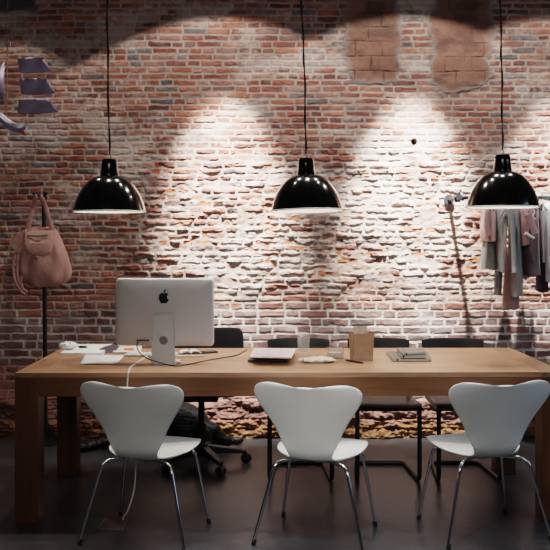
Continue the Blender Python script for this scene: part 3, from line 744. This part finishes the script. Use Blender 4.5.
# clear box
x, y = gp(335.5, 358, TH)
bx_ = thing('clear_box', 'clear plastic box with a square lid left of the paper bag', 'box', (x, y, TH + .0005), .05)
m = MB()
for p, d_ in (((0, 0, .001), (.086, .07, .002)), ((-.042, 0, .027), (.002, .07, .050)), ((.042, 0, .027), (.002, .07, .050)), ((0, .034, .027), (.082, .002, .050)), ((0, -.034, .027), (.082, .002, .050))): m.box(p, d_)
build('box_body', m, M_plastic, bx_, smooth=False)
m = MB(); m.box((0, 0, .0535), (.088, .072, .003)); build('lid', m, M_plastic, bx_, bevel=.001)
m = MB(); m.box((0, 0, .016), (.076, .060, .026)); o = build('cake_slice', m, M_food, bevel=.003); o.location = (x, y, TH + .003); o.rotation_euler.z = .05; tag(o, 'beige block of cake inside the clear plastic box', 'food')
# pen
a = Vector(tp(345.5, 361, .006)); b_ = Vector(tp(363, 364, .006)); m = MB(); m.tube([a, a.lerp(b_, .12), a.lerp(b_, .8), b_], [.002, .0055, .0058, .004], 10); tag(build('pen', m, mat('dark_brown_pen', (.05, .032, .026, 1), .4)), 'dark brown pen lying in front of the paper bag', 'pen')
# paper bag with pencils
x, y = gp(362.0, 361.0, TH); y += .03
pb = thing('paper_bag', 'open kraft paper bag used as a pencil holder', 'bag', (x, y, TH + .0005), .28)
m = MB(); H_ = .150
def bagring(z, k): return [Vector((sx * .055 * k, sy * .034 * k, z)) for sx, sy in ((-1, -1), (0, -1.0), (1, -1), (1 - .10, 0), (1, 1), (0, 1), (-1, 1), (-1 + .10, 0))]
m.rings([bagring(0, .97), bagring(.04, 1.0), bagring(.09, 1.04), bagring(H_, 1.10)], cap=False)
m.f.append(tuple(range(8))[::-1]); build('bag_walls', m, M_kraft, pb, smooth=False, solid=.0016)
pcs = [(.68, .56, .40), (.72, .62, .48), (.60, .44, .28), (.75, .68, .58), (.66, .50, .34), (.70, .60, .44), (.62, .48, .36), (.55, .40, .28)]
for k in range(9):
    rr = random.Random(40 + k); fx = -.040 + .010 * k; m = MB(); L_ = rr.uniform(.166, .188)
    tilt = Vector((rr.uniform(-.02, .10), rr.uniform(-.10, .06), 1)).normalized()
    p0 = Vector((fx * .8, rr.uniform(-.008, .012), .004)); red = k == 7
    if red: tilt = Vector((.10, -.16, 1)).normalized(); L_ = .160
    m.tube([p0, p0 + tilt * (L_ - .018), p0 + tilt * L_], [.0037, .0037, .0010 if not red else .0042], 7)
    o = build('pencil', m, mat('pencil_red', (.75, .07, .06, 1), .4) if red else mat('pencil_%d' % (k % 8), (*pcs[k % 8], 1), .55)); o.location = (x, y, TH + .001); o.rotation_euler.z = .28
    tag(o, 'red pencil leaning at the front right corner of the paper bag' if red else 'pale wooden pencil standing in the kraft paper bag', 'pencil', 'pencils in the paper bag')
# folded note card at the back of the bag
m = MB(); m.box((.004, .026, .132), (.078, .002, .10)); o = build('note_card', m, mat('cream_card', (.80, .66, .52, 1), .8)); o.location = (x, y, TH + .001); o.rotation_euler.z = .28; tag(o, 'cream card standing at the back of the paper bag', 'card')
# notebooks
def notebook(q, z0, h, cov, lab, strap_at):
    P = [Vector((*gp(px, py, TH + z0), 0)) for px, py in q]; cen = sum(P, Vector()) / 4
    t = thing('notebook', lab, 'notebook', (cen.x, cen.y, TH + z0), 0, 'notebooks stacked on the table')
    L2 = [(p - cen) for p in P]
    def lay(k, za, zb2, m_, nm, lb=None):
        mb = MB(); mb.prism([(v.x * k, v.y * k) for v in L2], lambda a, b2, t_: Vector((a, b2, t_)), za, zb2); return build(nm, mb, m_, t, bevel=.0008, label=lb)
    lay(.995, .002, h - .002, M_paper2, 'pages', 'cream page edges'); lay(1.0, 0, .0035, M_dark, 'back_cover'); lay(1.0, h - .0022, h, cov, 'front_cover')
    a0 = L2[0].lerp(L2[1], strap_at); a1 = L2[3].lerp(L2[2], strap_at); d_ = (a1 - a0).normalized() * .0015; sd = (L2[1] - L2[0]).normalized() * .0035
    mb = MB(); mb.rings([[a0 - d_ - sd + Vector((0, 0, zz)), a0 - d_ + sd + Vector((0, 0, zz)), a1 + d_ + sd + Vector((0, 0, zz)), a1 + d_ - sd + Vector((0, 0, zz))] for zz in (-.0002, h + .0012)])
    build('elastic_band', mb, M_dark, t, smooth=False, label='black elastic band')
cv = mat('taupe_cover', (.17, .145, .12, 1), .6); cv2 = mat('grey_green_cover', (.13, .135, .115, 1), .6)
notebook(((393, 361.5), (431.5, 361.5), (428, 354), (386, 354)), .0005, .014, cv, 'largest taupe notebook with black elastic at the bottom of the notebook stack', .12)
notebook(((401, 358.6), (425.5, 358.6), (424, 352.5), (396.5, 352.5)), .0155, .012, cv2, 'grey-green notebook in the middle of the notebook stack', .10)
notebook(((402.5, 355.6), (426, 354.4), (423, 349.5), (397, 349.8)), .0285, .012, cv, 'small taupe notebook on top of the notebook stack', .16)
# white cup at the far right edge
x, y = gp(553.0, 363.8, TH)
m = MB(); m.lathe([(.001, 0), (.022, 0), (.030, .010), (.035, .035), (.033, .036), (.028, .012), (.001, .005)], n=30)
o = build('white_bowl', m, M_enamelwhite); o.location = (x, y, TH + .0005); tag(o, 'small white bowl at the right end of the table, cut by the photo edge', 'bowl')

# ------------------------------------------------------------------ coat stand and bag
cy = 5.93; cx_ = (45.5 - HX) * cy / F
cs = thing('coat_stand', 'thin black coat stand by the wall at the left, carrying the pink bag', 'coat stand', (cx_, cy, 0))
ztop = xz(45, 196, cy)[1]
m = MB(); m.tube([(0, 0, .01), (-.006, 0, ztop * .6), (-.012, 0, ztop)], .0145, 14); build('pole', m, M_blackmetal, cs)
m = MB(); m.lathe([(.001, 0), (.13, 0), (.13, .008), (.02, .018), (.016, .04), (.001, .04)], n=36); build('base', m, M_blackmetal, cs)
for dx_, dz_ in ((-.05, .0), (.03, .004)):
    m = MB(); m.tube(spline([(-.012, 0, ztop - .01), (-.012 + dx_ * .5, -.03, ztop + .004), (-.012 + dx_, -.055, ztop + .012 + dz_)], 5), .010, 10); m.ball((-.012 + dx_, -.058, ztop + .014 + dz_), (.013, .013, .013), n=8); build('hook', m, M_blackmetal, cs)
by = 5.83; S = by / F
def B_(px, py, dy=0.0): x_, z_ = xz(px, py, by); return Vector((x_, dy, z_))
bo = Vector((xz(42, 287, by)[0], by, xz(42, 287, by)[1]))
bag = thing('shoulder_bag', 'dusty pink canvas shoulder bag hanging on the coat stand', 'bag', bo)
lb = lambda px, py, dy=0: B_(px, py, 0) - Vector((bo.x, 0, bo.z)) + Vector((0, dy, 0))
rowsB = [(227, 28, 54, .012), (231, 26, 57, .026), (238, 24, 61, .042), (247, 22, 65, .055), (257, 20, 69, .066), (267, 19, 71.5, .072), (275, 20, 72, .070), (281, 23, 70, .060), (285, 27, 63, .040), (287.5, 31, 54, .015)]
rings = []
for i, (py, xl, xr, th) in enumerate(rowsB):
    ring = []
    for k in range(40):
        a = 2 * PI * k / 40; cxp = (xl + xr) / 2; hwp = (xr - xl) / 2
        fold = .010 * math.sin(3.1 * math.cos(a) * 3 + i * .7) * (th / .07) + .006 * math.sin(7 * math.cos(a) - i)
        ca, sa = math.cos(a), math.sin(a)
        ring.append(lb(cxp + hwp * math.copysign(abs(ca) ** .8, ca), py + 1.0 * math.sin(4 * ca + i)) + Vector((0, (th + fold) * math.copysign(abs(sa) ** .75, sa), 0)))
    rings.append(ring)
m = MB(); m.rings(rings); build('bag_body', m, M_bag, bag, subsurf=1)
m = MB(); pk = [(27.5, 232), (53.5, 230.5), (55.5, 243), (53, 252), (46, 256), (36, 255), (29, 252), (27, 243)]
cxk, cyk = 41, 243; pr_ = []
for kk, dy in ((1.0, -.040), (1.01, -.064), (.985, -.072), (.93, -.075), (.6, -.077), (.02, -.078)): pr_.append([lb(cxk + (a - cxk) * kk, cyk + (b_ - cyk) * kk, dy + .022 * max(0, (cyk - b_) / 12)) for a, b_ in pk])
m.rings(pr_); build('front_pocket', m, M_bag2, bag, bevel=.002)
m = MB(); m.tube([lb(30, 235.8, -.066), lb(40, 236.2, -.067), lb(50, 235.6, -.066)], .0042, 8); build('pocket_zip', m, mat('dark_zip', (.06, .035, .03, 1), .5), bag)
m = MB(); m.tube([lb(37, 257.5, -.07), lb(39.5, 258.5, -.074), lb(42, 257.5, -.07)], .004, 8); m.tube([lb(39.5, 258.5, -.074), lb(40, 262, -.076)], .003, 8); build('buckle', m, M_galv, bag)
m = MB(); fl = [(28, 229), (20, 233), (10, 241.5), (11, 246), (17, 251), (24, 253), (29, 250)]
m.prism(fl, lambda a, b_, t: lb(a, b_, t + .010 * math.sin(a * .6)), -.036, -.018); build('side_flap', m, M_bag2, bag, bevel=.004)
for p in ([(28.5, 231), (31, 220), (35, 206), (37.5, 198), (39.5, 196.5)], [(53.5, 230), (50, 219), (46.5, 207), (44, 199), (42, 196.5)]):
    for dy in (-.030,):
        m = MB(); m.tube(spline([lb(a, b_, dy - .02 * (1 if b_ < 205 else 0)) for a, b_ in p], 5), .017, 10, .35); build('handle', m, M_bag, bag)
for p in ([(17, 255), (15, 266), (17, 280), (22, 290), (27, 294)], [(20, 254), (19, 268), (20, 279), (24, 287), (29, 292)], [(23, 258), (25, 268), (23, 280), (24, 290)]):
    m = MB(); m.tube(spline([lb(a, b_, -.045) for a, b_ in p], 5), .009, 8, .4); build('tie_string', m, M_bag, bag)

# ------------------------------------------------------------------ ship kite hanging at the left
ky = 4.60
kx, kz = xz(6.5, 132, ky); kt = thing('ship_kite', 'purple sailing ship kite on thin rods hanging at the upper left', 'kite', (kx, ky, kz))
kl = lambda px, py, dy=0: Vector((xz(px, py, ky)[0] - kx, dy, xz(px, py, ky)[1] - kz))
m = MB(); m.tube([kl(6.2, 126), kl(6.8, 80), kl(7.6, 44)], .0032, 8); build('mast', m, M_bamboo, kt)
for a, b_ in (((-22, 80), (47, 78)), ((-22, 101.5), (30, 99.5)), ((-16, 60), (44, 57.3))):
    m = MB(); m.tube([kl(*a), kl(*b_)], .0022, 8); build('yard', m, M_bamboo, kt)
def sail(q, belly, material, nm='sail'):
    mb = MB(); Qv = [kl(*p) for p in q]
    def fn(u, v):
        p = (Qv[0].lerp(Qv[1], u)).lerp(Qv[3].lerp(Qv[2], u), v); p.y += -belly * math.sin(PI * v) * (.5 + .5 * math.sin(PI * u)) + .004 * math.sin(9 * u + 5 * v)
        p.z -= .006 * math.sin(PI * u) * v; return p
    mb.grid(fn, 12, 10); build(nm, mb, material, kt, solid=.0012)
sail(((16.5, 58), (41.5, 57.2), (51.5, 70.5), (21, 73)), .008, M_purple)
sail(((19, 79), (46, 77.8), (55, 93), (22, 94.5)), .008, M_purple)
sail(((18.5, 99.8), (48, 98.5), (59, 112), (18, 113.5)), .008, M_purple)
sail(((-26, 59), (-4, 59.5), (-1, 74), (-30, 75)), .008, M_purple)
sail(((-30, 80.5), (-5, 80.2), (-2, 95), (-34, 96)), .008, M_purple)
m = MB(); m.add([kl(5.2, 62, -.02), kl(5.6, 101, -.02), kl(-3, 98, -.07), kl(1, 78, -.06)], [(0, 1, 2, 3)]); build('jib', m, M_purple2, kt, solid=.0012)
m = MB(); hp_ = [(-46, 104), (-34, 116), (-18, 120), (-6, 114), (2, 113), (12, 121), (22, 124.5), (30, 123)]; lo = [(-44, 112), (-32, 128), (-16, 134), (-4, 128), (3, 124), (10, 130), (20, 134), (27, 132.5)]
T_ = spline([kl(*p, -.02) for p in hp_], 4); U_ = spline([kl(*p, -.05) for p in lo], 4); rg = []
for a, b_ in zip(T_, U_): rg.append([a, a.lerp(b_, .5) + Vector((0, -.018, 0)), b_, a.lerp(b_, .5) + Vector((0, .03, 0))])
m.rings(rg); build('hull', m, M_purple2, kt)
m = MB(); m.prism([(21, 131.5), (27, 133), (29, 137.5), (24, 134.5)], lambda a, b_, t: kl(a, b_, t), -.055, -.045); build('red_pennant', m, M_red, kt, smooth=False)
m = MB(); m.prism([(6.6, 40), (8.6, 40.5), (10.5, 44), (10, 47), (8, 46)], lambda a, b_, t: kl(a, b_, t), -.004, .004); build('masthead_flag', m, M_purple2, kt, smooth=False)
m = MB(); m.tube([kl(7.6, 44), Vector((kl(7.6, 44).x, 0, 4.0 - kz))], .0010, 6); build('hanging_string', m, mat('thin_thread', (.16, .14, .13, 1), .7), kt)

# ------------------------------------------------------------------ clothes rail and clothes
ry_ = 5.78
rx, rzv = xz(459, 197.5, ry_)
rl = thing('clothes_rail', 'dark steel pipe clothes rail fixed to the wall at the right', 'rail', (rx, ry_, rzv))
m = MB(); m.tube([(0, 0, 0), (1.15, 0, .004)], .0125, 14); build('pipe', m, M_pipe, rl)
m = MB(); m.tube([(-.006, -.0, 0), (-.006, WALL - ry_ - .004, -.0)], .0125, 14); build('wall_pipe', m, M_pipe, rl)
m = MB(); m.tube([(-.006, WALL - ry_ - .035, 0), (-.006, WALL - ry_ - .01, 0)], .036, 20); build('wall_flange', m, M_galv, rl)
m = MB(); m.tube([(-.034, 0, .0), (.030, 0, 0)], .021, 16); m.tube([(-.006, -.030, 0), (-.006, .045, 0)], .021, 16); m.tube([(-.010, 0, .028), (-.010, 0, -.032)], .020, 16); m.ball((-.006, 0, 0), (.025, .025, .025)); build('pipe_elbow', m, M_galv, rl)
m = MB(); m.tube([(1.13, 0, .004), (1.13, WALL - ry_ - .004, .004)], .0125, 14); build('wall_pipe', m, M_pipe, rl)
gs = ry_ / F
def cloth(name, label, cat, rows, col, mats=None, y0=ry_, seed=0, extra=None, flat=1.0):
    """rows: (py, px left, px right, half depth in metres)"""
    rr = random.Random(seed); r0 = rows[-1]
    ox_, oz_ = xz((r0[1] + r0[2]) / 2, r0[0], y0)
    t = thing(name, label, cat, (ox_, y0, oz_), 0, 'clothes on the rail')
    P = [Vector((a, b_, c_)) for a, b_, c_, d_ in rows]; D = [r_[3] for r_ in rows]
    sp = spline(P, 4); dd = [D[min(i // 4, len(D) - 1)] * (1 - (i % 4) / 4) + D[min(i // 4 + 1, len(D) - 1)] * ((i % 4) / 4) for i in range(len(sp))]
    ph = rr.uniform(0, 6); rings = []
    for (py, xl, xr), dep in zip(sp, dd):
        ring = []
        for k in range(36):
            a = 2 * PI * k / 36; cxp = (xl + xr) / 2; hwp = (xr - xl) / 2
            ca, sa = math.cos(a), math.sin(a)
            fold = 1 + .10 * math.sin(4 * a + ph + py * .05) + .05 * math.sin(7 * a - ph - py * .08)
            x_, z_ = xz(cxp + hwp * math.copysign(abs(ca) ** .8, ca) * (1 + .05 * math.sin(7 * a + ph)), py + .8 * math.sin(3 * a + ph), y0)
            ring.append(Vector((x_ - ox_, dep * flat * math.copysign(abs(sa) ** .8, sa) * fold, z_ - oz_)))
        rings.append(ring)
    mm = mat('fabric_%02x%02x%02x' % tuple(int(c_ * 255) for c_ in col[:3]), (*col, 1), .9, var=.12, scale=12, bump=.25, bscale=90, sheen=.2)
    mb = MB(); mb.rings(rings); build('cloth_body', mb, mm, t)
    for nm, pts, r_, dy, colr in (extra or []):
        mb = MB(); L3 = []
        for a, b_ in pts:
            x_, z_ = xz(a, b_, y0); L3.append(Vector((x_ - ox_, dy, z_ - oz_)))
        mb.tube(spline(L3, 5), [r_ * (1 - .15 * i / (5 * (len(L3) - 1))) for i in range(5 * (len(L3) - 1) + 1)], 14, .8)
        build(nm, mb, mm if colr is None else mat('fab_' + nm + str(colr[0]), (*colr, 1), .9), t)
    return t
pink = (.52, .33, .32); grey = (.27, .28, .28); lgrey = (.40, .41, .41); mauve = (.105, .072, .085); navy = (.025, .028, .05); pale = (.60, .65, .72)
cloth('child_shirt', 'faded pink child top hanging leftmost on the rail', 'clothes', [(204.5, 485, 492, .03), (209, 482.5, 493, .10), (220, 482, 493.5, .12), (232, 481.5, 494, .12), (241, 483, 494, .12)], pink, seed=1, extra=[('sleeve', [(484, 212), (483, 224), (484.5, 236)], .022, -.11, None)])
cloth('grey_shorts', 'dark grey shorts hanging below the pink top on the rail', 'clothes', [(204.5, 487, 490, .02), (232, 486, 491, .03), (238, 485, 493, .07), (246, 483.5, 493.5, .09), (258, 482, 494, .10), (269, 481.5, 494.5, .10)], (.17, .175, .17), seed=2, y0=ry_ + .03)
cloth('grey_cardigan', 'light grey cardigan with a long sleeve hanging beside the pink top', 'clothes', [(204.5, 499, 504, .03), (210, 494.5, 506, .09), (222, 494, 506, .11), (240, 495.5, 505, .11), (258, 496, 504, .10), (271, 497, 503, .10)], (.34, .35, .345), seed=3, y0=ry_ - .03,
      extra=[('sleeve', [(505.5, 210), (507, 228), (508, 250), (508.5, 267)], .017, -.13, lgrey), ('cuff', [(508.5, 266), (508.7, 272)], .016, -.13, (.66, .66, .64)), ('collar', [(495, 218), (499, 211), (505, 208.5), (508, 212)], .010, -.12, lgrey)])
cloth('grey_leggings', 'grey leggings hanging below the light grey cardigan', 'clothes', [(204.5, 500, 502, .02), (250, 498, 502, .03), (257, 496.5, 502.5, .04), (270, 495.5, 502, .05), (285, 495, 501, .05), (294, 494.6, 500.5, .05)], (.17, .17, .165), seed=4, y0=ry_ + .06)
cloth('grey_tunic', 'long grey tunic hanging in the middle of the rail', 'clothes', [(204.5, 512, 516, .03), (210, 510.5, 517, .09), (230, 510.5, 518, .10), (260, 511, 519.5, .10), (280, 512, 520.5, .10), (296, 512.5, 521, .10)], grey, seed=5, y0=ry_ - .015)
cloth('pink_trousers', 'dusty pink trousers hanging lowest behind the long grey tunic', 'clothes', [(204.5, 514, 516, .02), (240, 511, 516, .03), (252, 506, 517, .05), (270, 505, 518, .06), (290, 503.5, 518.5, .06), (308, 502.5, 518.5, .06)], (.40, .235, .235), seed=6, y0=ry_ + .10)
cloth('pink_blouse', 'pink short sleeved blouse with a white cuff right of the grey tunic', 'clothes', [(204.5, 518, 523, .03), (209, 516, 525, .09), (222, 517, 526, .11), (236, 518, 527, .11), (245, 519, 527, .10)], (.50, .30, .31), seed=7, y0=ry_ - .03,
      extra=[('sleeve', [(522, 215), (525.5, 224), (529.5, 234)], .026, -.13, None), ('cuff', [(519.5, 233.5), (524, 236.5), (528, 238.5)], .017, -.13, (.80, .76, .74))])
cloth('mauve_dress', 'dark mauve dress hanging right of the pink blouse', 'clothes', [(204.5, 529, 534, .03), (210, 527, 536, .09), (228, 525, 537, .11), (250, 522, 537.5, .12), (268, 521, 538.5, .12), (275, 522, 538.5, .12)], mauve, seed=8, y0=ry_ + .01,
      extra=[('side_panel', [(536, 211), (537.5, 235), (538.5, 262)], .010, -.11, (.22, .17, .19)), ('neck_tie', [(527, 209), (529, 213), (527.5, 217), (530, 220)], .008, -.12, (.55, .5, .5))])
cloth('navy_trousers', 'navy trousers hanging beside the pale shirt at the right', 'clothes', [(204.5, 541, 544, .03), (215, 540, 544.5, .07), (240, 539.5, 545, .08), (270, 538, 546, .08), (291, 537, 546.5, .08)], navy, seed=9, y0=ry_ + .05)
cloth('pale_blue_shirt', 'pale blue shirt at the right edge of the photo', 'clothes', [(203, 549, 555, .03), (207, 544.5, 561, .10), (225, 544, 562, .12), (250, 545, 563, .12), (281, 546, 563, .12)], (.70, .74, .80), seed=10, y0=ry_ - .04)
hl = [('leftmost, over the pink top', 490), ('over the light grey cardigan', 503), ('over the long grey tunic', 513.5), ('over the dark grey shorts', 486.5), ('over the grey leggings', 500.5), ('over the dusty pink trousers', 516.5), ('over the pink blouse', 521), ('over the dark mauve dress', 532), ('over the navy trousers', 542), ('over the pale blue shirt', 552)]
for lab, px in hl:
    x_, z_ = xz(px, 205.5, ry_)
    zr = rzv + .012 - z_ + .004
    m = MB(); m.tube(spline([(0, -.020, zr - .02), (0, -.012, zr + .001), (0, .0, zr + .006), (0, .014, zr - .002), (0, .012, zr - .028), (0, .0, zr - .042), (0, .0, .0)], 5), .0022, 8)
    m.tube(spline([(0, -.10, -.035), (0, -.05, -.008), (0, 0, .004), (0, .05, -.008), (0, .10, -.035)], 4), .0055, 8)
    o = build('coat_hanger', m, M_galv); o.location = (x_, ry_, z_); tag(o, 'thin metal hanger on the rail, ' + lab, 'hanger', 'hangers on the rail')

# ------------------------------------------------------------------ camera, lights
cd = bpy.data.cameras.new('camera'); cam = bpy.data.objects.new('camera', cd); C.objects.link(cam)
cam.location = (0, 0, HC); cam.rotation_euler = (PI / 2, 0, 0); cd.sensor_width = 36; cd.lens = 36 * F / 550; cd.shift_y = -(275 - HY) / 550; cd.clip_start = .05
bpy.context.scene.camera = cam

def spot(name, loc, aim, energy, size, blend, col=(1, .93, .86), rad=.03):
    l = bpy.data.lights.new(name, 'SPOT'); l.energy = energy; l.spot_size = math.radians(size); l.spot_blend = blend; l.color = col; l.shadow_soft_size = rad
    o = bpy.data.objects.new(name, l); C.objects.link(o); o.location = loc
    o.rotation_euler = (Vector(aim) - Vector(loc)).to_track_quat('-Z', 'Y').to_euler(); return o
def area(name, loc, aim, energy, sx, sy, col):
    l = bpy.data.lights.new(name, 'AREA'); l.shape = 'RECTANGLE'; l.size = sx; l.size_y = sy; l.energy = energy; l.color = col
    o = bpy.data.objects.new(name, l); C.objects.link(o); o.location = loc
    o.rotation_euler = (Vector(aim) - Vector(loc)).to_track_quat('-Z', 'Y').to_euler(); return o
LY = 5.22
for nm, x, z, kw, kn, d in (('middle', -.40, 3.60, 1.0, 1.0, .89), ('right', .93, 3.62, 1.05, 1.1, .89), ('far_right', 1.98, 3.60, .7, .6, .89)):
    spot('wall_wash_' + nm, (x, WALL - d, z), (x, WALL - d, 0), 80 * kw, 112, .04)
    spot('wall_spot_' + nm, (x, WALL - d, z), (x + .06, WALL, 1.50), 2700 * kn, 31, 1.0)
spot('wall_wash_left', (-1.88, WALL - .6, 3.59), (-1.88, WALL - .6, 0), 26, 76, .05)
# ceiling spots over the table
for x, e in ((-1.0, 80), (.25, 125), (1.3, 70)):
    spot('table_spot', (x, 4.86, 3.75), (x * .9, 4.25, .0), e * 1.25, 62, .8, (1, .92, .84), .06)
spot('front_spot', (-.45, 1.9, 3.8), (.25, 3.95, .2), 130, 38, .6, (.95, .97, 1), .05)
spot('floor_fill', (.25, 2.9, 3.8), (.30, 3.60, 0), 170, 32, .7, (.82, .91, 1), .06)  # added cool fill with no fixture, brightens the floor in the foreground
area('window_right', (3.45, 3.3, 1.75), (.8, 4.2, 1.0), 15, 1.2, 1.6, (.50, .72, 1.0))
spot('chair_fill', (.15, -.4, 2.3), (.2, 3.9, .60), 260, 15, 1.0, (1, .97, .93), .25)
area('room_fill', (-.4, -1.4, 3.2), (0, 4.5, .7), 40, 3.0, 1.6, (1, .94, .87))
w = bpy.data.worlds.new('world'); bpy.context.scene.world = w; w.use_nodes = True
w.node_tree.nodes['Background'].inputs['Color'].default_value = (.9, .88, .9, 1); w.node_tree.nodes['Background'].inputs['Strength'].default_value = .02
vs_ = bpy.context.scene.view_settings
vs_.view_transform = 'Filmic'; vs_.look = 'Medium High Contrast'; vs_.exposure = 0.0
